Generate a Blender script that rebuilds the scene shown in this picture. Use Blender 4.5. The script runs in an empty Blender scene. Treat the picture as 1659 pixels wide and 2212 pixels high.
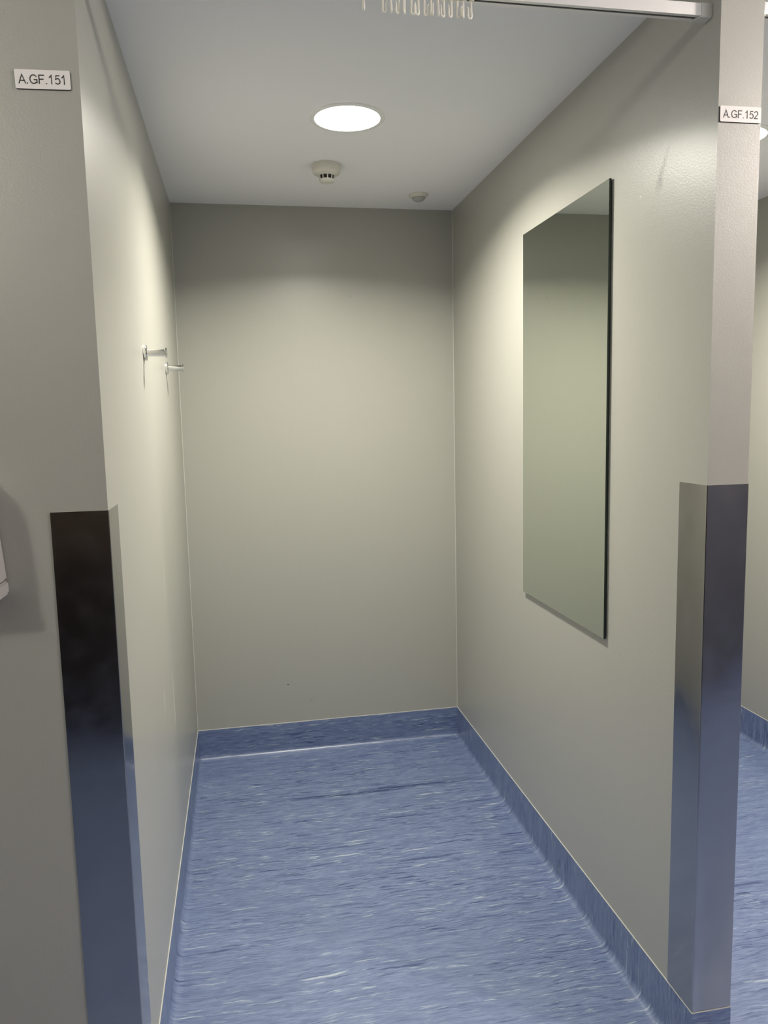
import bpy, bmesh, math, random
from mathutils import Vector, Matrix

random.seed(7)
sc = bpy.context.scene
COL = sc.collection

# ------------------------------------------------------------------ dimensions (metres)
W, D, H = 1.2, 1.933, 2.40          # cubicle width, depth, ceiling height
T = 0.0945                          # partition thickness
X2 = W + T                          # left face of the next cubicle
X3 = X2 + 1.188                     # right wall of the next cubicle
HC = 2.62                           # corridor ceiling height
YC = -1.97                          # opposite corridor wall
HB = 0.136                          # skirting height
XL, XR = -3.4, 5.6                  # corridor ends

# ------------------------------------------------------------------ camera
yaw, pitch, roll = -0.18278662, -0.12132959, 0.02213819
R = Matrix.Rotation(yaw, 3, 'Z') @ Matrix.Rotation(pitch, 3, 'X') @ Matrix.Rotation(roll, 3, 'Y')
cam = bpy.data.cameras.new('camera')
cam.sensor_fit = 'HORIZONTAL'
cam.sensor_width = 36.0
cam.lens = 1660.31 / 1659.0 * 36.0
cam.clip_start = 0.02
camo = bpy.data.objects.new('camera', cam)
COL.objects.link(camo)
camo.matrix_world = Matrix.Translation((0.2404, -1.4545, 1.5021)) @ (R @ Matrix.Rotation(math.pi / 2, 3, 'X')).to_4x4()
sc.camera = camo

# ------------------------------------------------------------------ world, exposure, lamps
world = bpy.data.worlds.new('world')
sc.world = world
world.use_nodes = True
world.node_tree.nodes['Background'].inputs[0].default_value = (0.5, 0.5, 0.5, 1)
world.node_tree.nodes['Background'].inputs[1].default_value = 0.0
sc.view_settings.view_transform = 'Standard'
sc.view_settings.look = 'None'
sc.view_settings.gamma = 1.0
sc.view_settings.use_curve_mapping = False
sc.view_settings.exposure = 0.0

WARM = (1.0, 0.955, 0.83)
PINK = (1.0, 0.90, 0.82)
LAMPS = [  # x, y, z, power, spread (deg), colour
    (0.600, 0.953, H, 30.0, 149, WARM),
    (1.890, 0.953, H, 30.0, 149, WARM),
    (-1.10, -1.50, HC, 32.0, 0, WARM),      # corridor: opal globes, light in all directions
    (2.60, -1.10, HC, 100.0, 0, PINK),
    (4.40, -1.25, HC, 45.0, 0, PINK),
]
for i, (x, y, z, pw, spr, colr) in enumerate(LAMPS):
    if spr:
        la = bpy.data.lights.new('downlight_lamp', 'AREA')
        la.shape = 'DISK'
        la.size = 0.17
        la.spread = math.radians(spr)
    else:
        la = bpy.data.lights.new('globe_lamp', 'POINT')
        la.shadow_soft_size = 0.085
    la.energy = pw
    la.color = colr
    lo = bpy.data.objects.new('downlight_lamp', la)
    lo.location = (x, y, z - (0.010 if spr else 0.10))
    COL.objects.link(lo)


# ------------------------------------------------------------------ node helpers
def new_mat(name):
    m = bpy.data.materials.new(name)
    m.use_nodes = True
    return m, m.node_tree, m.node_tree.nodes['Principled BSDF']


def simple(name, col, rough=0.5, metal=0.0, **kw):
    m, nt, b = new_mat(name)
    b.inputs['Base Color'].default_value = (*col, 1)
    b.inputs['Roughness'].default_value = rough
    b.inputs['Metallic'].default_value = metal
    for k, v in kw.items():
        b.inputs[k].default_value = v
    # a faint procedural variation of the gloss
    n = nt.nodes.new('ShaderNodeTexNoise')
    n.inputs['Scale'].default_value = 60
    tc = nt.nodes.new('ShaderNodeTexCoord')
    nt.links.new(tc.outputs['Object'], n.inputs['Vector'])
    mr = nt.nodes.new('ShaderNodeMapRange')
    mr.inputs['To Min'].default_value = rough * 0.93
    mr.inputs['To Max'].default_value = min(1, rough * 1.07)
    nt.links.new(n.outputs['Fac'], mr.inputs['Value'])
    nt.links.new(mr.outputs['Result'], b.inputs['Roughness'])
    return m


def math_node(nt, op, a, b=None, clamp=False):
    n = nt.nodes.new('ShaderNodeMath')
    n.operation = op
    n.use_clamp = clamp
    for i, v in enumerate((a, b)):
        if v is None:
            continue
        if isinstance(v, (int, float)):
            n.inputs[i].default_value = v
        else:
            nt.links.new(v, n.inputs[i])
    return n.outputs[0]


def mix_col(nt, fac, a, b):
    n = nt.nodes.new('ShaderNodeMix')
    n.data_type = 'RGBA'
    for sock, v in ((n.inputs[0], fac), (n.inputs[6], a), (n.inputs[7], b)):
        if hasattr(v, 'links'):
            nt.links.new(v, sock)
        elif isinstance(v, (int, float)):
            sock.default_value = v
        else:
            sock.default_value = (*v, 1)
    return n.outputs[2]


def stain_mask(nt, pos, centre, half, rot, axis, noise_scale=60, seed=0.0):
    """soft elongated mark centred in object space on a wall; half = (across, along)"""
    mp = nt.nodes.new('ShaderNodeMapping')
    mp.vector_type = 'TEXTURE'
    mp.inputs['Location'].default_value = centre
    mp.inputs['Rotation'].default_value = rot
    mp.inputs['Scale'].default_value = half
    nt.links.new(pos, mp.inputs['Vector'])
    ln = nt.nodes.new('ShaderNodeVectorMath')
    ln.operation = 'LENGTH'
    nt.links.new(mp.outputs['Vector'], ln.inputs[0])
    fall = math_node(nt, 'SUBTRACT', 1.0, ln.outputs['Value'], True)
    nz = nt.nodes.new('ShaderNodeTexNoise')
    nz.inputs['Scale'].default_value = noise_scale
    nz.inputs['Detail'].default_value = 3
    nt.links.new(pos, nz.inputs['Vector'])
    n2 = math_node(nt, 'MULTIPLY', nz.outputs['Fac'], 2.2)
    return math_node(nt, 'MULTIPLY', fall, n2, True)


def wall_mat(name, col, rough=0.42, stains=(), bump=0.10, spec=0.5):
    m, nt, b = new_mat(name)
    tc = nt.nodes.new('ShaderNodeTexCoord')
    pos = tc.outputs['Object']
    n1 = nt.nodes.new('ShaderNodeTexNoise')          # slight unevenness of the paint
    n1.inputs['Scale'].default_value = 1.7
    n1.inputs['Detail'].default_value = 3
    nt.links.new(pos, n1.inputs['Vector'])
    c = mix_col(nt, n1.outputs['Fac'], tuple(v * 0.97 for v in col), tuple(min(1, v * 1.03) for v in col))
    for centre, half, rot, scol, strength in stains:
        k = stain_mask(nt, pos, centre, half, rot, None)
        k = math_node(nt, 'MULTIPLY', k, strength, True)
        c = mix_col(nt, k, c, scol)
    nt.links.new(c, b.inputs['Base Color'])
    b.inputs['Roughness'].default_value = rough
    b.inputs['Specular IOR Level'].default_value = spec
    n2 = nt.nodes.new('ShaderNodeTexNoise')          # roller stipple
    n2.inputs['Scale'].default_value = 240
    n2.inputs['Detail'].default_value = 2
    nt.links.new(pos, n2.inputs['Vector'])
    n3 = nt.nodes.new('ShaderNodeTexNoise')
    n3.inputs['Scale'].default_value = 5
    nt.links.new(pos, n3.inputs['Vector'])
    s = math_node(nt, 'ADD', n2.outputs['Fac'], math_node(nt, 'MULTIPLY', n3.outputs['Fac'], 2.0))
    bp = nt.nodes.new('ShaderNodeBump')
    bp.inputs['Strength'].default_value = bump
    bp.inputs['Distance'].default_value = 0.002
    nt.links.new(s, bp.inputs['Height'])
    nt.links.new(bp.outputs['Normal'], b.inputs['Normal'])
    return m


PAINT = (0.385, 0.382, 0.345)
DARKM = (0.13, 0.125, 0.11)
PALEM = (0.80, 0.77, 0.68)
M = {}
M['wall_left'] = wall_mat('paint_left', PAINT, 0.34, spec=1.0, stains=[
    ((0, 0.98, 0.62), (0.02, 0.018, 0.16), (math.radians(4), 0, 0), PALEM, 0.6),
    ((0, 0.90, 1.02), (0.02, 0.008, 0.13), (math.radians(3), 0, 0), PALEM, 0.4),
    ((0, 0.72, 0.72), (0.02, 0.030, 0.05), (0, 0, 0), PALEM, 0.25),
])
M['wall_right'] = wall_mat('paint_right', PAINT, 0.37, spec=0.9, stains=[
    ((W, 0.203, 2.045), (0.02, 0.014, 0.060), (math.radians(33), 0, 0), DARKM, 1.0),
    ((W, 0.213, 2.020), (0.02, 0.018, 0.034), (math.radians(10), 0, 0), DARKM, 0.9),
    ((W, 0.30, 2.01), (0.02, 0.004, 0.004), (0, 0, 0), PALEM, 0.9),
    ((W, 0.36, 0.87), (0.02, 0.004, 0.004), (0, 0, 0), DARKM, 0.6),
])
M['wall_back'] = wall_mat('paint_back', PAINT, 0.32, stains=[
    ((0.408, D, 0.315), (0.008, 0.02, 0.004), (0, 0, 0), (0.06, 0.06, 0.05), 1.0),
    ((0.51, D, 0.235), (0.005, 0.02, 0.022), (0, math.radians(25), 0), DARKM, 0.3),
    ((0.74, D, 2.03), (0.012, 0.02, 0.004), (0, math.radians(-40), 0), DARKM, 0.25),
])
M['wall'] = wall_mat('paint_corridor', PAINT, 0.45)
M['ceiling'] = wall_mat('ceiling_paint', (0.88, 0.875, 0.885), 0.8, bump=0.05, spec=0.2)
M['panel_dark'] = simple('dark_laminate', (0.018, 0.014, 0.011), 0.35)
M['panel_grey'] = simple('grey_laminate', (0.095, 0.10, 0.125), 0.4)
M['panel_brown'] = simple('brown_laminate', (0.065, 0.045, 0.032), 0.35)


def vinyl_mat():
    m, nt, b = new_mat('streaked_blue_vinyl')
    uv = nt.nodes.new('ShaderNodeUVMap')
    uv.uv_map = 'UVMap'
    # bend the streaks a little
    wn = nt.nodes.new('ShaderNodeTexNoise')
    wn.inputs['Scale'].default_value = 5.0
    wn.inputs['Detail'].default_value = 2
    nt.links.new(uv.outputs['UV'], wn.inputs['Vector'])
    sub = nt.nodes.new('ShaderNodeVectorMath'); sub.operation = 'SUBTRACT'
    nt.links.new(wn.outputs['Color'], sub.inputs[0]); sub.inputs[1].default_value = (.5, .5, .5)
    scl = nt.nodes.new('ShaderNodeVectorMath'); scl.operation = 'MULTIPLY'
    nt.links.new(sub.outputs[0], scl.inputs[0]); scl.inputs[1].default_value = (0.04, 0.030, 0)
    wn2 = nt.nodes.new('ShaderNodeTexNoise')
    wn2.inputs['Scale'].default_value = 38.0
    wn2.inputs['Detail'].default_value = 4
    nt.links.new(uv.outputs['UV'], wn2.inputs['Vector'])
    sub2 = nt.nodes.new('ShaderNodeVectorMath'); sub2.operation = 'SUBTRACT'
    nt.links.new(wn2.outputs['Color'], sub2.inputs[0]); sub2.inputs[1].default_value = (.5, .5, .5)
    scl2 = nt.nodes.new('ShaderNodeVectorMath'); scl2.operation = 'MULTIPLY'
    nt.links.new(sub2.outputs[0], scl2.inputs[0]); scl2.inputs[1].default_value = (0.010, 0.0075, 0)
    add = nt.nodes.new('ShaderNodeVectorMath'); add.operation = 'ADD'
    nt.links.new(uv.outputs['UV'], add.inputs[0]); nt.links.new(scl.outputs[0], add.inputs[1])
    add2 = nt.nodes.new('ShaderNodeVectorMath'); add2.operation = 'ADD'
    nt.links.new(add.outputs[0], add2.inputs[0]); nt.links.new(scl2.outputs[0], add2.inputs[1])
    P = add2.outputs[0]

    def streak(su, sv, off, detail, lo, hi):
        mp = nt.nodes.new('ShaderNodeMapping')
        mp.inputs['Scale'].default_value = (su, sv, 1)
        mp.inputs['Location'].default_value = (off, off * 1.7, off * .3)
        nt.links.new(P, mp.inputs['Vector'])
        n = nt.nodes.new('ShaderNodeTexNoise')
        n.inputs['Scale'].default_value = 1.0
        n.inputs['Detail'].default_value = detail
        n.inputs['Roughness'].default_value = 0.6
        nt.links.new(mp.outputs['Vector'], n.inputs['Vector'])
        r = nt.nodes.new('ShaderNodeMapRange')
        r.inputs['From Min'].default_value = lo
        r.inputs['From Max'].default_value = hi
        r.clamp = True
        nt.links.new(n.outputs['Fac'], r.inputs['Value'])
        return r.outputs['Result']
    base = mix_col(nt, streak(2.6, 34, 3.1, 8, 0.30, 0.70), (0.084, 0.122, 0.250), (0.150, 0.198, 0.345))
    c = mix_col(nt, math_node(nt, 'MULTIPLY', streak(15, 230, 7.7, 6, 0.36, 0.68), 0.62), base, (0.235, 0.295, 0.455))
    c = mix_col(nt, math_node(nt, 'MULTIPLY', streak(26, 330, 57.7, 5, 0.48, 0.66), 0.55), c, (0.052, 0.082, 0.205))
    # dark flecks, clustered
    clus = streak(1.9, 13, 19.3, 3, 0.42, 0.64)
    dk = streak(13, 165, 11.0, 7, 0.555, 0.635)
    dk = math_node(nt, 'MULTIPLY', dk, math_node(nt, 'ADD', math_node(nt, 'MULTIPLY', clus, 0.85), 0.26), True)
    c = mix_col(nt, dk, c, (0.024, 0.045, 0.145))
    dk2 = streak(3.4, 52, 41.0, 8, 0.625, 0.675)
    c = mix_col(nt, math_node(nt, 'MULTIPLY', dk2, 0.75), c, (0.028, 0.050, 0.155))
    # one long dark smear in the sheet towards the back of the cubicle
    sm = stain_mask(nt, P, (0.76, 1.478, 0), (0.50, 0.026, 1.0), (0, 0, math.radians(1.5)), None, 30)
    sm = math_node(nt, 'MULTIPLY', sm, streak(7, 90, 63.0, 6, 0.36, 0.56), True)
    sm = math_node(nt, 'MULTIPLY', sm, 1.5, True)
    c = mix_col(nt, sm, c, (0.024, 0.045, 0.140))
    # pale flecks
    lt = streak(13, 150, 23.0, 7, 0.585, 0.665)
    clus2 = streak(2.1, 15, 29.3, 3, 0.42, 0.60)
    lt = math_node(nt, 'MULTIPLY', lt, math_node(nt, 'ADD', math_node(nt, 'MULTIPLY', clus2, 0.85), 0.26), True)
    c = mix_col(nt, lt, c, (0.36, 0.43, 0.51))
    lt2 = streak(6.0, 75, 31.0, 8, 0.635, 0.69)
    c = mix_col(nt, math_node(nt, 'MULTIPLY', lt2, 0.8), c, (0.44, 0.50, 0.56))
    nt.links.new(c, b.inputs['Base Color'])
    b.inputs['Roughness'].default_value = 0.36
    b.inputs['Specular IOR Level'].default_value = 0.9
    n = nt.nodes.new('ShaderNodeTexNoise')
    n.inputs['Scale'].default_value = 300
    nt.links.new(uv.outputs['UV'], n.inputs['Vector'])
    bp = nt.nodes.new('ShaderNodeBump')
    bp.inputs['Strength'].default_value = 0.08
    bp.inputs['Distance'].default_value = 0.001
    nt.links.new(n.outputs['Fac'], bp.inputs['Height'])
    nt.links.new(bp.outputs['Normal'], b.inputs['Normal'])
    return m


M['vinyl'] = vinyl_mat()


def steel_mat():
    m, nt, b = new_mat('brushed_stainless')
    tc = nt.nodes.new('ShaderNodeTexCoord')
    mp = nt.nodes.new('ShaderNodeMapping')
    mp.inputs['Scale'].default_value = (3, 3, 600)
    nt.links.new(tc.outputs['Object'], mp.inputs['Vector'])
    n = nt.nodes.new('ShaderNodeTexNoise')
    n.inputs['Scale'].default_value = 1
    n.inputs['Detail'].default_value = 3
    nt.links.new(mp.outputs['Vector'], n.inputs['Vector'])
    sm = nt.nodes.new('ShaderNodeTexNoise')          # finger smudges
    sm.inputs['Scale'].default_value = 22
    sm.inputs['Detail'].default_value = 4
    nt.links.new(tc.outputs['Object'], sm.inputs['Vector'])
    r = nt.nodes.new('ShaderNodeMapRange')
    r.inputs['From Min'].default_value = 0.35
    r.inputs['From Max'].default_value = 0.75
    r.inputs['To Min'].default_value = 0.13
    r.inputs['To Max'].default_value = 0.24
    nt.links.new(sm.outputs['Fac'], r.inputs['Value'])
    nt.links.new(r.outputs['Result'], b.inputs['Roughness'])
    b.inputs['Base Color'].default_value = (0.46, 0.45, 0.445, 1)
    b.inputs['Metallic'].default_value = 1
    bp = nt.nodes.new('ShaderNodeBump')
    bp.inputs['Strength'].default_value = 0.05
    bp.inputs['Distance'].default_value = 0.0004
    nt.links.new(n.outputs['Fac'], bp.inputs['Height'])
    nt.links.new(bp.outputs['Normal'], b.inputs['Normal'])
    return m


M['steel'] = steel_mat()
M['chrome'] = simple('polished_chrome', (0.82, 0.82, 0.80), 0.05, 1.0)
M['alu'] = simple('satin_aluminium', (0.86, 0.85, 0.84), 0.40, 0.5)
M['alu_cap'] = simple('cast_cap_grey', (0.72, 0.72, 0.70), 0.45, 0.3)
M['slot'] = simple('slot_shade_black', (0.01, 0.01, 0.01), 0.6)
M['mirror'] = simple('silvered_glass', (0.80, 0.85, 0.76), 0.005, 1.0)
M['green_edge'] = simple('dark_green_glass_edge', (0.006, 0.022, 0.015), 0.12)
M['backing'] = simple('mirror_backing_grey', (0.30, 0.30, 0.28), 0.6)
M['plastic'] = simple('warm_white_plastic', (0.70, 0.67, 0.60), 0.35)
M['black'] = simple('vent_black', (0.006, 0.006, 0.006), 0.7)
M['lens'] = simple('frosted_lens_grey', (0.42, 0.41, 0.40), 0.5)
M['white'] = simple('white_enamel', (0.90, 0.89, 0.87), 0.35)
M['sign'] = simple('white_engraved_laminate', (0.90, 0.87, 0.86), 0.4)
M['ink'] = simple('black_lettering', (0.012, 0.010, 0.012), 0.5)
M['hook'] = simple('cream_nylon', (0.90, 0.87, 0.78), 0.3, **{'Subsurface Weight': 0.15, 'Subsurface Radius': (.003, .002, .001)})
M['caulk'] = simple('pale_sealant', (0.52, 0.52, 0.49), 0.4)
M['corner'] = simple('painted_corner_sealant', (0.50, 0.50, 0.46), 0.4)
M['disp'] = simple('translucent_grey_plastic', (0.50, 0.48, 0.455), 0.25)


def emit_mat(name, col, strength):
    m, nt, b = new_mat(name)
    b.inputs['Base Color'].default_value = (0.8, 0.8, 0.8, 1)
    b.inputs['Emission Color'].default_value = (*col, 1)
    b.inputs['Emission Strength'].default_value = strength
    return m


M['glow_dim'] = emit_mat('opal_glass', (1.0, 0.95, 0.85), 6.0)
M['glow'] = emit_mat('lit_diffuser', (1.0, 0.975, 0.90), 26.0)


# ------------------------------------------------------------------ mesh helpers
def link(name, bm, mat, parent=None, smooth=False, kind=None):
    me = bpy.data.meshes.new(name)
    bm.normal_update()
    bm.to_mesh(me)
    bm.free()
    mats = mat if isinstance(mat, (list, tuple)) else [mat]
    for mm in mats:
        me.materials.append(mm)
    if smooth:
        me.polygons.foreach_set('use_smooth', [True] * len(me.polygons))
        if smooth != 'all':
            try:
                me.set_sharp_from_angle(angle=math.radians(38))
            except Exception:
                pass
    o = bpy.data.objects.new(name, me)
    COL.objects.link(o)
    if parent:
        o.parent = parent
    if kind:
        o['kind'] = kind
    return o


def tag(o, label, cat, group=None):
    o['label'] = label
    o['category'] = cat
    if group:
        o['group'] = group
    return o


def empty(name, loc, label, cat, group=None, rotz=0):
    o = bpy.data.objects.new(name, None)
    o.empty_display_size = 0.05
    o.location = loc
    o.rotation_euler = (0, 0, rotz)
    COL.objects.link(o)
    return tag(o, label, cat, group)


def box(bm, a, b, bevel=0.0, seg=2, midx=0):
    r = bmesh.ops.create_cube(bm, size=1)
    vs = r['verts']
    c = [(a[i] + b[i]) / 2 for i in range(3)]
    s = [abs(b[i] - a[i]) for i in range(3)]
    for v in vs:
        v.co = Vector((v.co.x * s[0] + c[0], v.co.y * s[1] + c[1], v.co.z * s[2] + c[2]))
    es = list({e for v in vs for e in v.link_edges})
    fs = list({f for v in vs for f in v.link_faces})
    for f in fs:
        f.material_index = midx
    if bevel:
        rr = bmesh.ops.bevel(bm, geom=es, offset=bevel, segments=seg, affect='EDGES', profile=0.5)
        for f in rr['faces']:
            f.material_index = midx
    return fs


def lathe(bm, prof, n=48, axis='Z', origin=(0, 0, 0), midx=0, close=False):
    """prof = [(r, h), ...]"""
    rings = []
    for r, h in prof:
        ring = []
        if r < 1e-6:
            p = (0, 0, h) if axis == 'Z' else ((h, 0, 0) if axis == 'X' else (0, h, 0))
            ring = [bm.verts.new(Vector(p) + Vector(origin))]
        else:
            for i in range(n):
                a = 2 * math.pi * i / n
                ca, sa = r * math.cos(a), r * math.sin(a)
                p = (ca, sa, h) if axis == 'Z' else ((h, ca, sa) if axis == 'X' else (sa, h, ca))
                ring.append(bm.verts.new(Vector(p) + Vector(origin)))
        rings.append(ring)
    for A, B in zip(rings, rings[1:]):
        for i in range(n):
            j = (i + 1) % n
            if len(A) == 1 and len(B) == 1:
                continue
            if len(A) == 1:
                f = bm.faces.new((A[0], B[i], B[j]))
            elif len(B) == 1:
                f = bm.faces.new((A[i], A[j], B[0]))
            else:
                f = bm.faces.new((A[i], A[j], B[j], B[i]))
            f.material_index = midx
    bmesh.ops.recalc_face_normals(bm, faces=bm.faces[:])


def tube(bm, pts, rad, n=8, caps=True):
    rings = []
    up = Vector((0.123, 0.987, 0.1)).normalized()
    for i, p in enumerate(pts):
        p = Vector(p)
        a = Vector(pts[max(0, i - 1)]); c = Vector(pts[min(len(pts) - 1, i + 1)])
        d = (c - a).normalized()
        u = d.cross(up).normalized(); v = d.cross(u).normalized()
        r = rad[i] if isinstance(rad, (list, tuple)) else rad
        rings.append([bm.verts.new(p + u * r * math.cos(2 * math.pi * k / n) + v * r * math.sin(2 * math.pi * k / n)) for k in range(n)])
    for A, B in zip(rings, rings[1:]):
        for k in range(n):
            bm.faces.new((A[k], A[(k + 1) % n], B[(k + 1) % n], B[k]))
    if caps:
        bm.faces.new(rings[0]); bm.faces.new(list(reversed(rings[-1])))
    bmesh.ops.recalc_face_normals(bm, faces=bm.faces[:])


# ------------------------------------------------------------------ structure
def struct_box(name, a, b, mat):
    bm = bmesh.new()
    box(bm, a, b)
    return link(name, bm, mat, kind='structure')


# floor: one sheet with unrolled UVs in metres
bm = bmesh.new()
uvl = bm.loops.layers.uv.new('UVMap')
vs = [bm.verts.new(p) for p in ((XL, YC, 0), (XR, YC, 0), (XR, D, 0), (XL, D, 0))]
vb = [bm.verts.new((v.co.x, v.co.y, -0.05)) for v in vs]
bm.faces.new(vs)
bm.faces.new(list(reversed(vb)))
for i in range(4):
    j = (i + 1) % 4
    bm.faces.new((vs[j], vs[i], vb[i], vb[j]))
for f in bm.faces:
    for l in f.loops:
        l[uvl].uv = (l.vert.co.x, l.vert.co.y)
link('floor', bm, M['vinyl'], kind='structure')

struct_box('wall_left', (XL, 0, 0), (0, D, HC), M['wall_left'])
struct_box('wall_right', (W, 0, 0), (X2, D, H), M['wall_right'])
struct_box('wall_far_right', (X3, 0, 0), (XR, D, HC), M['wall'])
struct_box('wall_back', (XL, D, 0), (XR, D + 0.1, HC), M['wall_back'])
struct_box('wall_end_left', (XL - 0.1, YC, 0), (XL, D, HC), M['wall'])
struct_box('wall_end_right', (XR, YC, 0), (XR + 0.1, D, HC), M['wall'])
o = struct_box('wall_corridor', (XL, YC - 0.1, 0), (XR, YC, HC), M['wall'])
# dark laminate dado along the opposite wall (seen only as reflections in the steel)
bm = bmesh.new()
box(bm, (XL + 0.01, YC, HB + 0.002), (0.95, YC + 0.012, 0.955))
link('dado_panel', bm, M['panel_dark'], parent=o)
bm = bmesh.new()
box(bm, (XL + 0.01, YC, 0.957), (0.95, YC + 0.03, 0.985), bevel=0.004)
box(bm, (XL + 0.01, YC, 0.987), (0.95, YC + 0.010, 1.50))
link('dado_board', bm, M['panel_brown'], parent=o)
bm = bmesh.new()
box(bm, (0.96, YC, HB + 0.002), (XR - 0.01, YC + 0.012, 1.62))
link('dado_board', bm, M['panel_grey'], parent=o)
# lowered soffit over the cubicles, corridor ceiling behind the camera
struct_box('ceiling', (0, 0, H), (X3, D, HC), M['ceiling'])
struct_box('ceiling_corridor', (XL, YC, HC), (XR, D, HC + 0.06), M['ceiling'])

# ---- coved vinyl skirting, swept along the foot of the walls with mitred corners
r_c = 0.019
off_w = 0.0022
prof = []                                  # (offset from wall, height, unrolled distance)
prof.append((0.0002, HB, r_c + 0.0 + (HB - r_c) + r_c * 0.57 + 0.002))
prof.append((off_w, HB - 0.0002, r_c * 0.57 + r_c + (HB - r_c)))
prof.append((off_w, HB - 0.0030, r_c * 0.57 + r_c + (HB - r_c) - 0.003))
prof.append((off_w, 0.085, r_c * 1.57 + (0.085 - r_c)))
for k in range(0, 9):
    a = math.pi / 2 * k / 8
    prof.append((off_w + r_c - r_c * math.cos(a) , r_c - r_c * math.sin(a) + 0.0006, r_c * (math.pi / 2 - a)))
prof.append((off_w + r_c + 0.006, 0.0001, -0.006))

path = [(XL, 0), (0, 0), (0, D), (W, D), (W, 0), (X2, 0), (X2, D), (X3, D), (X3, 0), (XR, 0)]
names = ['baseboard_front_left', 'baseboard_left', 'baseboard_back', 'baseboard_right', 'baseboard_partition_end',
         'baseboard_next_left', 'baseboard_next_back', 'baseboard_next_right', 'baseboard_front_right']


def inward(i):
    a, b = Vector(path[i]), Vector(path[i + 1])
    d = (b - a).normalized()
    return Vector((d.y, -d.x))             # room lies to the right of the path direction


def mitre(i):
    """mitre vector at path vertex i for unit offset"""
    if i == 0:
        return inward(0)
    if i == len(path) - 1:
        return inward(len(path) - 2)
    n1, n2 = inward(i - 1), inward(i)
    m = (n1 + n2)
    return m / (1 + n1.dot(n2))


skirts = {}
for i, nm in enumerate(names):
    a, b = Vector(path[i]), Vector(path[i + 1])
    ma, mb = mitre(i), mitre(i + 1)
    n = inward(i)
    bm = bmesh.new()
    uvl = bm.loops.layers.uv.new('UVMap')
    ra, rb, uva, uvb = [], [], [], []
    for off, z, s in prof:
        pa, pb = a + ma * off, b + mb * off
        ra.append(bm.verts.new((pa.x, pa.y, z)))
        rb.append(bm.verts.new((pb.x, pb.y, z)))
        dd = r_c + off_w - s
        qa, qb = pa + n * (dd - off), pb + n * (dd - off)
        uva.append((qa.x, qa.y)); uvb.append((qb.x, qb.y))
    for k in range(len(prof) - 1):
        f = bm.faces.new((ra[k], rb[k], rb[k + 1], ra[k + 1]))
        f.smooth = True
        uvs = (uva[k], uvb[k], uvb[k + 1], uva[k + 1])
        for l, u in zip(f.loops, uvs):
            l[uvl].uv = u
    bmesh.ops.recalc_face_normals(bm, faces=bm.faces[:])
    if bm.faces[1].normal.xy.dot(n) < 0:
        bmesh.ops.reverse_faces(bm, faces=bm.faces[:])
    so = link(nm, bm, M['vinyl'], smooth='all', kind='structure')
    skirts[nm] = so
    # thin pale bead of sealant on the top edge
    bm = bmesh.new()
    h0, h1, o1 = HB + 0.0002, HB + 0.0019, 0.0026
    q = [(0.0002, h0), (o1, h0), (o1 * 0.8, (h0 + h1) / 2 + 0.0004), (0.0002, h1)]
    A = [bm.verts.new(((a + ma * o_).x, (a + ma * o_).y, z)) for o_, z in q]
    B = [bm.verts.new(((b + mb * o_).x, (b + mb * o_).y, z)) for o_, z in q]
    for k in range(4):
        j = (k + 1) % 4
        bm.faces.new((A[k], B[k], B[j], A[j]))
    bmesh.ops.recalc_face_normals(bm, faces=bm.faces[:])
    link('sealant_bead', bm, M['caulk'], parent=so)

# the opposite wall's skirting
bm = bmesh.new()
uvl = bm.loops.layers.uv.new('UVMap')
pr = [(p[0], p[1], p[2]) for p in prof]
A = [bm.verts.new((XL, YC + p[0], p[1])) for p in pr]
B = [bm.verts.new((XR, YC + p[0], p[1])) for p in pr]
for k in range(len(pr) - 1):
    f = bm.faces.new((A[k], A[k + 1], B[k + 1], B[k]))
    for l in f.loops:
        l[uvl].uv = (l.vert.co.x, l.vert.co.z)
bmesh.ops.recalc_face_normals(bm, faces=bm.faces[:])
link('baseboard_corridor', bm, M['vinyl'], smooth='all', kind='structure')

# fine painted sealant lines in the two back corners (setting trim)
for k, (x, sx) in enumerate(((0, 1), (W, -1))):
    bm = bmesh.new()
    r = 0.0024
    pts = [(x, D)] + [(x + sx * (r - r * math.sin(t)), D - (r - r * math.cos(t))) for t in [math.pi / 2 * j / 4 for j in range(5)]]
    lo = [bm.verts.new((px, py, HB + 0.003)) for px, py in pts]
    hi = [bm.verts.new((px, py, H)) for px, py in pts]
    for j in range(len(pts)):
        jj = (j + 1) % len(pts)
        bm.faces.new((lo[j], lo[jj], hi[jj], hi[j]))
    bmesh.ops.recalc_face_normals(bm, faces=bm.faces[:])
    link('trim_%d' % (k + 1), bm, M['corner'], kind='structure')


# ------------------------------------------------------------------ steel corner guards
def sheet(path2, z0, z1, th, name, parent):
    """bent sheet following a 2-D path (list of (x,y)), rounded already; th outwards to the left of the path"""
    bm = bmesh.new()
    n = len(path2)
    outer = []
    for i, p in enumerate(path2):
        a = Vector(path2[max(0, i - 1)]); b = Vector(path2[min(n - 1, i + 1)])
        d = (b - a).normalized()
        nrm = Vector((d.y, -d.x))
        outer.append(Vector(p) + nrm * th)
    def ring(z):
        return [bm.verts.new((p[0], p[1], z)) for p in path2], [bm.verts.new((p.x, p.y, z)) for p in outer]
    i0, o0 = ring(z0); i1, o1 = ring(z1)
    for k in range(n - 1):
        bm.faces.new((i0[k], i0[k + 1], i1[k + 1], i1[k]))
        bm.faces.new((o0[k], o0[k + 1], o1[k + 1], o1[k]))
        bm.faces.new((i1[k], i1[k + 1], o1[k + 1], o1[k]))
        bm.faces.new((i0[k], i0[k + 1], o0[k + 1], o0[k]))
    for k in (0, n - 1):
        bm.faces.new((i0[k], o0[k], o1[k], i1[k]))
    bmesh.ops.recalc_face_normals(bm, faces=bm.faces[:])
    return link(name, bm, M['steel'], parent=parent, smooth=True)


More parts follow.
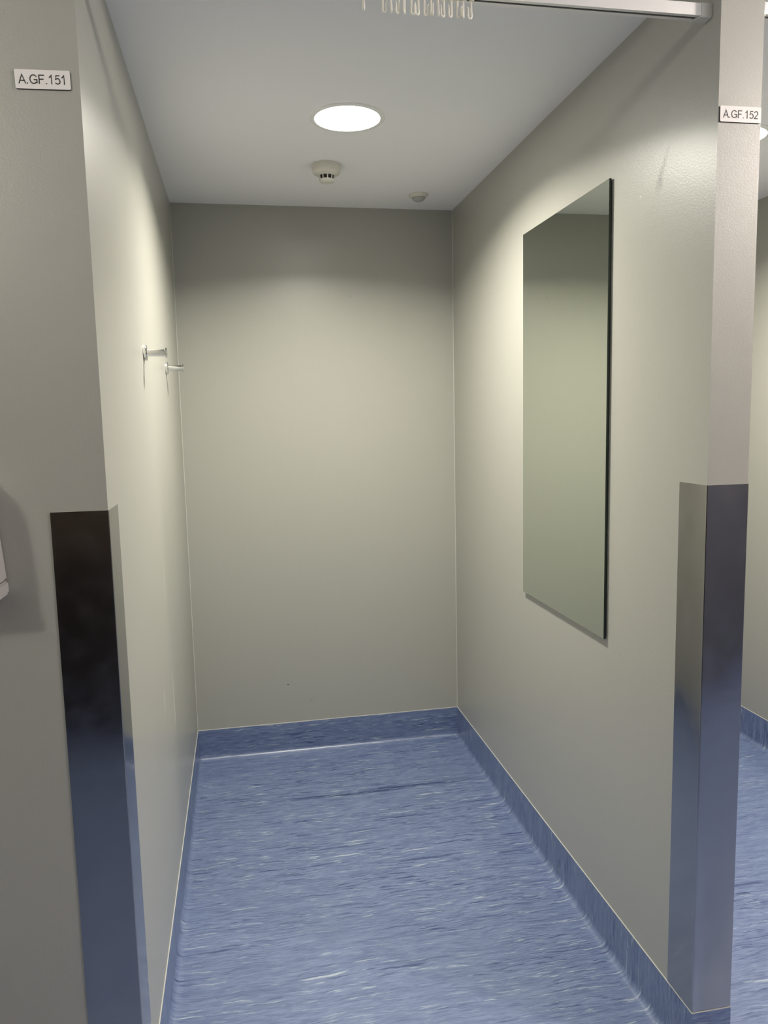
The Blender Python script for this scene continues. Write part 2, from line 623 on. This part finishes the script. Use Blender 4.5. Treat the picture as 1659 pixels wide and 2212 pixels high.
def corner(p, d_in, d_out, r, k=5):
    """points rounding corner p between incoming direction and outgoing direction"""
    p = Vector(p); di = Vector(d_in); do = Vector(d_out)
    s, e = p - di * r, p + do * r
    out = []
    for j in range(k + 1):
        t = j / k
        out.append(tuple((1 - t) ** 2 * s + 2 * t * (1 - t) * p + t * t * e))
    return out


TH = 0.0015
g = 0.0003
Z0, Z1 = HB + 0.0035, 1.3475
# left: angle on the corner of wall_left, wings on the front face and inside the cubicle
gl = sheet([(-0.099, -g)] + corner((g, -g), (1, 0), (0, 1), 0.0009) + [(g, 0.1035)], Z0, Z1, TH, 'corner_guard', None)
tag(gl, 'tall brushed steel corner guard on the left wall corner below the A.GF.151 sign', 'corner guard', 'steel corner guards')
# right: the guard wraps the whole end of the partition
gr = sheet([(W - g, 0.1015)] + corner((W - g, -g), (0, -1), (1, 0), 0.0009) + corner((X2 + g, -g), (1, 0), (0, 1), 0.0009) + [(X2 + g, 0.1015)],
           Z0, Z1, TH, 'corner_guard', None)
tag(gr, 'tall brushed steel guard wrapping the partition end below the A.GF.152 sign', 'corner guard', 'steel corner guards')


# ------------------------------------------------------------------ room number signs
def glyph(ch):
    """stroke paths on a 0..1 high grid, plus advance width"""
    def arc(cx, cy, rx, ry, a0, a1, n=18):
        return [(cx + rx * math.cos(math.radians(a0 + (a1 - a0) * i / n)), cy + ry * math.sin(math.radians(a0 + (a1 - a0) * i / n))) for i in range(n + 1)]
    w = 0.045
    if ch == 'A':
        return [[(0.05, 0.0), (0.45, 0.98), (0.85, 0.0)], [(0.19, 0.33), (0.71, 0.33)]], 0.90
    if ch == '.':
        return [[(0.14, 0.0), (0.14, 0.11)]], 0.37
    if ch == 'G':
        p = arc(0.52, 0.5, 0.42, 0.46, 38, 322, 26)
        p = p + [(0.90, 0.15)]
        return [arc(0.52, 0.5, 0.42, 0.46, 35, 318, 26) + [(0.90, 0.16), (0.90, 0.46), (0.54, 0.46)]], 1.04
    if ch == 'F':
        return [[(0.13, 0.0), (0.13, 0.955), (0.74, 0.955)], [(0.13, 0.52), (0.66, 0.52)]], 0.82
    if ch == '1':
        return [[(0.12, 0.72), (0.26, 0.82), (0.40, 1.0), (0.40, 0.0)]], 0.74
    if ch == '5':
        return [[(0.62, 0.95), (0.20, 0.95), (0.12, 0.47)] + arc(0.35, 0.345, 0.29, 0.30, 142, -150, 22)], 0.74
    if ch == '2':
        return [arc(0.37, 0.70, 0.27, 0.26, 168, -32, 16) + [(0.42, 0.36), (0.16, 0.15), (0.09, 0.045), (0.65, 0.045)]], 0.74
    return [], 0.5


def ribbon(bm, pts, w, y):
    n = len(pts)
    L, Rr = [], []
    for i, p in enumerate(pts):
        p = Vector(p)
        if i == 0:
            d = (Vector(pts[1]) - p).normalized(); m = Vector((-d.y, d.x))
        elif i == n - 1:
            d = (p - Vector(pts[-2])).normalized(); m = Vector((-d.y, d.x))
        else:
            d1 = (p - Vector(pts[i - 1])).normalized(); d2 = (Vector(pts[i + 1]) - p).normalized()
            n1 = Vector((-d1.y, d1.x)); n2 = Vector((-d2.y, d2.x))
            m = (n1 + n2) / max(0.35, 1 + n1.dot(n2))
        L.append(p + m * w / 2); Rr.append(p - m * w / 2)
    return L, Rr


def make_sign(text, x0, z0, wd, ht, tilt, label):
    root = empty('room_sign', (x0 + wd / 2, 0, z0 + ht / 2), label, 'sign', 'room number signs')
    bm = bmesh.new()
    th = 0.0030
    # rounded rectangle plate
    r = 0.0022
    pts = []
    for cx, cz, a0 in ((wd / 2 - r, ht / 2 - r, 0), (-wd / 2 + r, ht / 2 - r, 90), (-wd / 2 + r, -ht / 2 + r, 180), (wd / 2 - r, -ht / 2 + r, 270)):
        for k in range(5):
            a = math.radians(a0 + 90 * k / 4)
            pts.append((cx + r * math.cos(a), cz + r * math.sin(a)))
    f0 = [bm.verts.new((x, -th, z)) for x, z in pts]
    f1 = [bm.verts.new((x, -0.0002, z)) for x, z in pts]
    face = bm.faces.new(f0)
    bk = bm.faces.new(list(reversed(f1)))
    for k in range(len(pts)):
        j = (k + 1) % len(pts)
        q = bm.faces.new((f0[k], f0[j], f1[j], f1[k]))
        q.material_index = 1
    bmesh.ops.recalc_face_normals(bm, faces=bm.faces[:])
    p = link('plate', bm, [M['sign'], M['ink']], parent=root)
    # letters
    cap = 0.0146
    total = sum(glyph(c)[1] for c in text)
    sx = 0.0775 / total
    cur = -0.0775 / 2
    bm = bmesh.new()
    for c in text:
        strokes, adv = glyph(c)
        for s in strokes:
            q = [(cur + u * sx, -cap / 2 + v * cap) for u, v in s]
            w = 0.00165 if c != '.' else 0.0019
            L, Rr = ribbon(bm, q, w, 0)
            ys = (-th - 0.0004, -th + 0.0001)
            LT = [bm.verts.new((v.x, ys[0], v.y)) for v in L]
            RT = [bm.verts.new((v.x, ys[0], v.y)) for v in Rr]
            LB = [bm.verts.new((v.x, ys[1], v.y)) for v in L]
            RB = [bm.verts.new((v.x, ys[1], v.y)) for v in Rr]
            for k in range(len(q) - 1):
                bm.faces.new((LT[k], LT[k + 1], RT[k + 1], RT[k]))
                bm.faces.new((LT[k], LT[k + 1], LB[k + 1], LB[k]))
                bm.faces.new((RT[k], RT[k + 1], RB[k + 1], RB[k]))
            bm.faces.new((LT[0], RT[0], RB[0], LB[0]))
            bm.faces.new((LT[-1], RT[-1], RB[-1], LB[-1]))
        cur += adv * sx
    bmesh.ops.recalc_face_normals(bm, faces=bm.faces[:])
    t = link('lettering', bm, M['ink'], parent=root)
    root.rotation_euler = (0, tilt, 0)
    return root


make_sign('A.GF.151', -0.1026, 2.0650, 0.088, 0.0305, -0.02, 'small white sign reading A.GF.151 on the left wall front')
make_sign('A.GF.152', 1.2025, 2.0710, 0.0905, 0.0300, -0.004, 'small white sign reading A.GF.152 on the partition end')


# ------------------------------------------------------------------ ceiling lights
def make_light(x, y, z, label):
    root = empty('ceiling_light', (x, y, z), label, 'light', 'round recessed ceiling lights')
    bm = bmesh.new()
    lathe(bm, [(0.1135, -0.0002), (0.1135, -0.0025), (0.111, -0.0045), (0.101, -0.0052), (0.0985, -0.0046), (0.0975, -0.0008)], 72)
    link('trim_ring', bm, M['white'], parent=root, smooth=True)
    bm = bmesh.new()
    lathe(bm, [(0.0978, -0.0010), (0.09, -0.0022), (0.06, -0.0026), (0.0, -0.0028)], 72)
    link('diffuser', bm, M['glow'], parent=root, smooth='all')
    return root


def make_globe(x, y, z, label):
    root = empty('ceiling_light', (x, y, z), label, 'light', 'opal corridor lights')
    bm = bmesh.new()
    lathe(bm, [(0.0, -0.0002), (0.060, -0.0002), (0.060, -0.014), (0.0, -0.014)], 40)
    link('base', bm, M['white'], parent=root, smooth=True)
    # glass bowl open at the top, just around the lamp's lower half
    bm = bmesh.new()
    lathe(bm, [(0.0008, -0.0142), (0.045, -0.0142), (0.0455, -0.022), (0.0300, -0.0265), (0.0, -0.0275)], 40)
    link('diffuser', bm, M['glow_dim'], parent=root, smooth=True)
    return root


make_light(0.600, 0.953, H, 'round lit ceiling light in the middle of the open cubicle ceiling')
make_light(1.890, 0.953, H, 'round lit ceiling light in the next cubicle, half hidden beside the A.GF.152 sign')
for x, y, z, *_ in LAMPS[2:]:
    make_globe(x, y, z, {-1.10: 'opal globe light on the corridor ceiling in front of the left wall', 1.95: 'opal globe light on the corridor ceiling'}.get(x, 'opal globe light on the corridor ceiling %s' % ('in front of the next cubicle' if x < 3 else 'farthest to the right')))

# ------------------------------------------------------------------ smoke detector
sd = empty('smoke_detector', (0.586, 1.392, H), 'round cream smoke detector on the ceiling behind the lit ceiling light', 'smoke detector')
bm = bmesh.new()
lathe(bm, [(0.0, -0.0002), (0.0515, -0.0002), (0.0520, -0.002), (0.0516, -0.012), (0.0505, -0.0128), (0.0502, -0.0135), (0.0505, -0.0142), (0.0490, -0.026), (0.0475, -0.0295),
           (0.043, -0.0325), (0.0295, -0.0365), (0.0285, -0.0372), (0.0, -0.0372)], 64)
link('housing', bm, M['plastic'], parent=sd, smooth=True)
bm = bmesh.new()
lathe(bm, [(0.0, -0.037), (0.0262, -0.037), (0.0240, -0.052), (0.0, -0.052)], 40)
link('vent_core', bm, M['black'], parent=sd, smooth=True)
NV = 10
for k in range(NV):
    bm = bmesh.new()
    a = 2 * math.pi * k / NV - math.pi / 2
    hw = 0.0017
    c, s = math.cos(a), math.sin(a)
    pr2 = [(0.0288, -0.0368), (0.0266, -0.0515), (0.0236, -0.0515), (0.0245, -0.0368)]
    va = [bm.verts.new((r * c - hw * s, r * s + hw * c, z)) for r, z in pr2]
    vb = [bm.verts.new((r * c + hw * s, r * s - hw * c, z)) for r, z in pr2]
    bm.faces.new(va); bm.faces.new(list(reversed(vb)))
    for i in range(4):
        j = (i + 1) % 4
        bm.faces.new((va[i], va[j], vb[j], vb[i]))
    bmesh.ops.recalc_face_normals(bm, faces=bm.faces[:])
    link('vent_rib', bm, M['plastic'], parent=sd)
bm = bmesh.new()
lathe(bm, [(0.0, -0.0500), (0.0268, -0.0500), (0.0270, -0.0520), (0.0262, -0.0560), (0.0240, -0.0590), (0.018, -0.0608), (0.0, -0.0614)], 48)
link('cap', bm, M['plastic'], parent=sd, smooth=True)

# ------------------------------------------------------------------ motion sensor
ms = empty('motion_sensor', (0.998, 1.716, H), 'small round motion sensor with grey dome lens near the back right ceiling corner', 'sensor')
bm = bmesh.new()
lathe(bm, [(0.0, -0.0002), (0.0405, -0.0002), (0.0408, -0.002), (0.038, -0.0050), (0.0345, -0.0058), (0.0338, -0.0075), (0.0310, -0.0110), (0.0285, -0.0118), (0.027, -0.0100), (0.0, -0.0100)], 56)
link('trim_ring', bm, M['plastic'], parent=ms, smooth=True)
bm = bmesh.new()
lathe(bm, [(0.0275 * math.cos(t), -0.0100 - 0.0185 * math.sin(t)) for t in [math.pi / 2 * i / 10 for i in range(10)]] + [(0, -0.0285)], 40)
link('lens', bm, M['lens'], parent=ms, smooth='all')


# ------------------------------------------------------------------ coat hooks
def make_coat_hook(y, z, label):
    root = empty('coat_hook', (0, y, z), label, 'coat hook', 'chrome coat hooks on the left wall')
    bm = bmesh.new()
    lathe(bm, [(0.0, 0.0003), (0.0205, 0.0003), (0.0210, 0.0012), (0.0210, 0.0068), (0.0200, 0.0080), (0.0, 0.0080)], 40, 'X')
    link('wall_plate', bm, M['chrome'], parent=root, smooth=True)
    bm = bmesh.new()
    lathe(bm, [(0.0, 0.0078), (0.0096, 0.0078), (0.0096, 0.0560), (0.0, 0.0560)], 36, 'X')
    link('peg', bm, M['chrome'], parent=root, smooth=True)
    bm = bmesh.new()
    lathe(bm, [(0.0, 0.0555), (0.0128, 0.0555), (0.0134, 0.0562), (0.0134, 0.0592), (0.0126, 0.0600), (0.0, 0.0600)], 36, 'X')
    link('end_cap', bm, M['chrome'], parent=root, smooth=True)
    return root


make_coat_hook(0.705, 1.6885, 'nearer of the two chrome peg coat hooks on the left wall')
make_coat_hook(1.338, 1.6905, 'farther chrome peg coat hook on the left wall, by the back corner')

# ------------------------------------------------------------------ mirror
mr = empty('wall_mirror', (W, 0.73, 0.892), 'tall frameless rectangular mirror with dark green glass edge on the right wall', 'mirror')
y0, y1, z0, z1 = 0.4395 - 0.73, 1.0455 - 0.73, 0.0, 2.0935 - 0.892
bm = bmesh.new()
fs = box(bm, (-0.0095, y0, z0), (-0.0032, y1, z1), midx=1)
for f in bm.faces:
    f.normal_update()
    if f.normal.x < -0.9:
        f.material_index = 0
link('mirror_glass', bm, [M['mirror'], M['green_edge']], parent=mr)
bm = bmesh.new()
box(bm, (-0.0031, y0 + 0.006, z0 + 0.006), (-0.0003, y1 - 0.006, z1 - 0.006))
link('backing_board', bm, M['backing'], parent=mr)


# ------------------------------------------------------------------ curtain rails
def make_rail(xa, xb, dz, label):
    root = empty('curtain_rail', ((xa + xb) / 2, 0.041, 2.292 + dz), label, 'curtain rail', 'square curtain rails across the cubicle openings')
    hl = (xb - xa) / 2
    bm = bmesh.new()
    # C-shaped square profile open underneath
    s, t, gp = 0.0115, 0.0018, 0.0032
    outer = [(-gp, -s), (-s, -s), (-s, s), (s, s), (s, -s), (gp, -s), (gp, -s + t), (s - t, -s + t), (s - t, s - t), (-s + t, s - t), (-s + t, -s + t), (-gp, -s + t)]
    e = hl - 0.0245
    A = [bm.verts.new((-e, y, z)) for y, z in outer]
    B = [bm.verts.new((e, y, z)) for y, z in outer]
    for k in range(len(outer)):
        j = (k + 1) % len(outer)
        bm.faces.new((A[k], A[j], B[j], B[k]))
    bm.faces.new(A); bm.faces.new(list(reversed(B)))
    bmesh.ops.recalc_face_normals(bm, faces=bm.faces[:])
    link('rail_track', bm, M['alu'], parent=root)
    bm = bmesh.new()
    box(bm, (-e, -s + t + 0.0003, 0.0), (e, s - t - 0.0003, 0.0015))  # black strip inside the hollow track imitates the shade in its slot
    link('slot_shade', bm, M['slot'], parent=root)
    for sgn in (-1, 1):
        bm = bmesh.new()
        a = sgn * (hl - 0.0240); b = sgn * (hl - 0.0004)
        box(bm, (min(a, b), -0.0120, -0.0120), (max(a, b), 0.0120, 0.0125), bevel=0.0006)
        # rounded tongue under the cap that grips the rail
        pts = []
        for k in range(9):
            th = math.pi / 2 * k / 8
            pts.append((a - sgn * 0.010 * math.sin(th), -0.011 + 0.023 * math.sin(th) if False else -0.0115 + 0.0235 * (k / 8)))
        lo = [bm.verts.new((px, py, -0.0140)) for px, py in pts] + [bm.verts.new((b - sgn * 0.001, 0.0115, -0.0140)), bm.verts.new((b - sgn * 0.001, -0.0115, -0.0140))]
        hi = [bm.verts.new((v.co.x, v.co.y, -0.0119)) for v in lo]
        bm.faces.new(lo); bm.faces.new(list(reversed(hi)))
        for k in range(len(lo)):
            j = (k + 1) % len(lo)
            bm.faces.new((lo[k], lo[j], hi[j], hi[k]))
        bmesh.ops.recalc_face_normals(bm, faces=bm.faces[:])
        link('end_bracket', bm, M['alu_cap'], parent=root, smooth=True)
    return root


make_rail(0.0, W, 0.0, 'square satin silver curtain rail across the open cubicle, cream hooks hanging from it')
make_rail(X2, X3, 0.012, 'square silver curtain rail of the next cubicle, only its end showing top right')


# ------------------------------------------------------------------ curtain hooks
def hook_template(open_w, label):
    root = empty('curtain_hook', (0, 0, 0), label, 'curtain hook', 'cream curtain hooks hanging from the rail')
    bm = bmesh.new()
    # wheel-less glider: little block in the slot with flared foot
    box(bm, (-0.0022, -0.0028, 0.0005), (0.0022, 0.0028, 0.0090), bevel=0.0006)
    box(bm, (-0.0042, -0.0060, -0.0032), (0.0042, 0.0060, -0.0002), bevel=0.0012)
    link('glider', bm, M['hook'], parent=root, smooth=True)
    bm = bmesh.new()
    pts = [(0, 0, -0.0030), (0, 0, -0.0100), (0.0002, 0, -0.0200), (0.0008, 0, -0.0260)]
    cx, cz, rr = 0.0008 - open_w / 2, -0.0285, open_w / 2
    for k in range(1, 9):
        a = -math.pi * k / 9
        pts.append((cx + rr * math.cos(a), 0, cz + rr * 1.35 * math.sin(a)))
    pts += [(cx - rr, 0, -0.0270), (cx - rr + 0.0006, 0, -0.0210), (cx - rr + 0.0004, 0, -0.0165), (cx - rr - 0.0012, 0, -0.0130)]
    rad = [0.0019] * len(pts)
    rad[-1] = 0.0010; rad[-2] = 0.0013; rad[-3] = 0.0015
    tube(bm, pts, rad, 8)
    link('hook', bm, M['hook'], parent=root, smooth=True)
    return root


xs = [0.4985, 0.5358, 0.5506, 0.5664, 0.577, 0.5902, 0.6035, 0.615, 0.6275, 0.6409, 0.6526, 0.6669, 0.6787, 0.6904, 0.7058]
angs = [100, 175, 90, 20, 60, 160, 10, 185, 110, 85, 15, 25, 170, 60, 5]
ord_ = ['first', 'second', 'third', 'fourth', 'fifth', 'sixth', 'seventh', 'eighth', 'ninth', 'tenth', 'eleventh', 'twelfth', 'thirteenth', 'fourteenth', 'fifteenth']
tmpl = hook_template(0.0072, 'x')
for i, (x, a) in enumerate(zip(xs, angs)):
    if i == 0:
        o = tmpl
    else:
        o = tmpl.copy()
        COL.objects.link(o)
        for ch in tmpl.children:
            c = ch.copy()
            COL.objects.link(c)
            c.parent = o
    o.location = (x, 0.041, 2.292 - 0.0110)
    o.rotation_euler = (0, 0, math.radians(a))
    if i == 0:
        lb = 'cream curtain hook hanging alone on the rail, left of the others'
    elif i == 14:
        lb = 'cream curtain hook at the right end of the bunch, nearest the rail end bracket'
    elif i == 1:
        lb = 'cream curtain hook at the left end of the bunch on the rail'
    else:
        lb = 'cream curtain hook, %s from the right end of the bunch on the rail' % ord_[14 - i]
    o['label'] = lb

# ------------------------------------------------------------------ soap dispenser at the left edge
dp = empty('soap_dispenser', (-0.2215, 0, 1.20), 'pale plastic wall dispenser cut off at the left edge of the photo', 'dispenser')
bm = bmesh.new()


def prism(bm, secs):
    """secs: list of (z, x0, x1, y0, y1)"""
    rings = []
    for z, xa, xb, ya, yb in secs:
        rings.append([bm.verts.new(p) for p in ((xa, ya, z), (xb, ya, z), (xb, yb, z), (xa, yb, z))])
    for A, B in zip(rings, rings[1:]):
        for k in range(4):
            j = (k + 1) % 4
            bm.faces.new((A[k], A[j], B[j], B[k]))
    bm.faces.new(rings[0]); bm.faces.new(list(reversed(rings[-1])))
    bmesh.ops.recalc_face_normals(bm, faces=bm.faces[:])


prism(bm, [(0.030, -0.050, 0.0425, -0.085, -0.0003), (0.10, -0.050, 0.0375, -0.090, -0.0003), (0.20, -0.047, 0.0300, -0.088, -0.0003), (0.225, -0.040, 0.0240, -0.080, -0.0003)])
bmesh.ops.bevel(bm, geom=bm.edges[:], offset=0.004, segments=3, affect='EDGES')
link('housing', bm, M['disp'], parent=dp, smooth=True)
bm = bmesh.new()
prism(bm, [(0.000, -0.044, 0.0360, -0.072, -0.0003), (0.006, -0.050, 0.0440, -0.084, -0.0003), (0.029, -0.052, 0.0440, -0.088, -0.0003)])
bmesh.ops.bevel(bm, geom=bm.edges[:], offset=0.003, segments=2, affect='EDGES')
link('drip_base', bm, M['disp'], parent=dp, smooth=True)
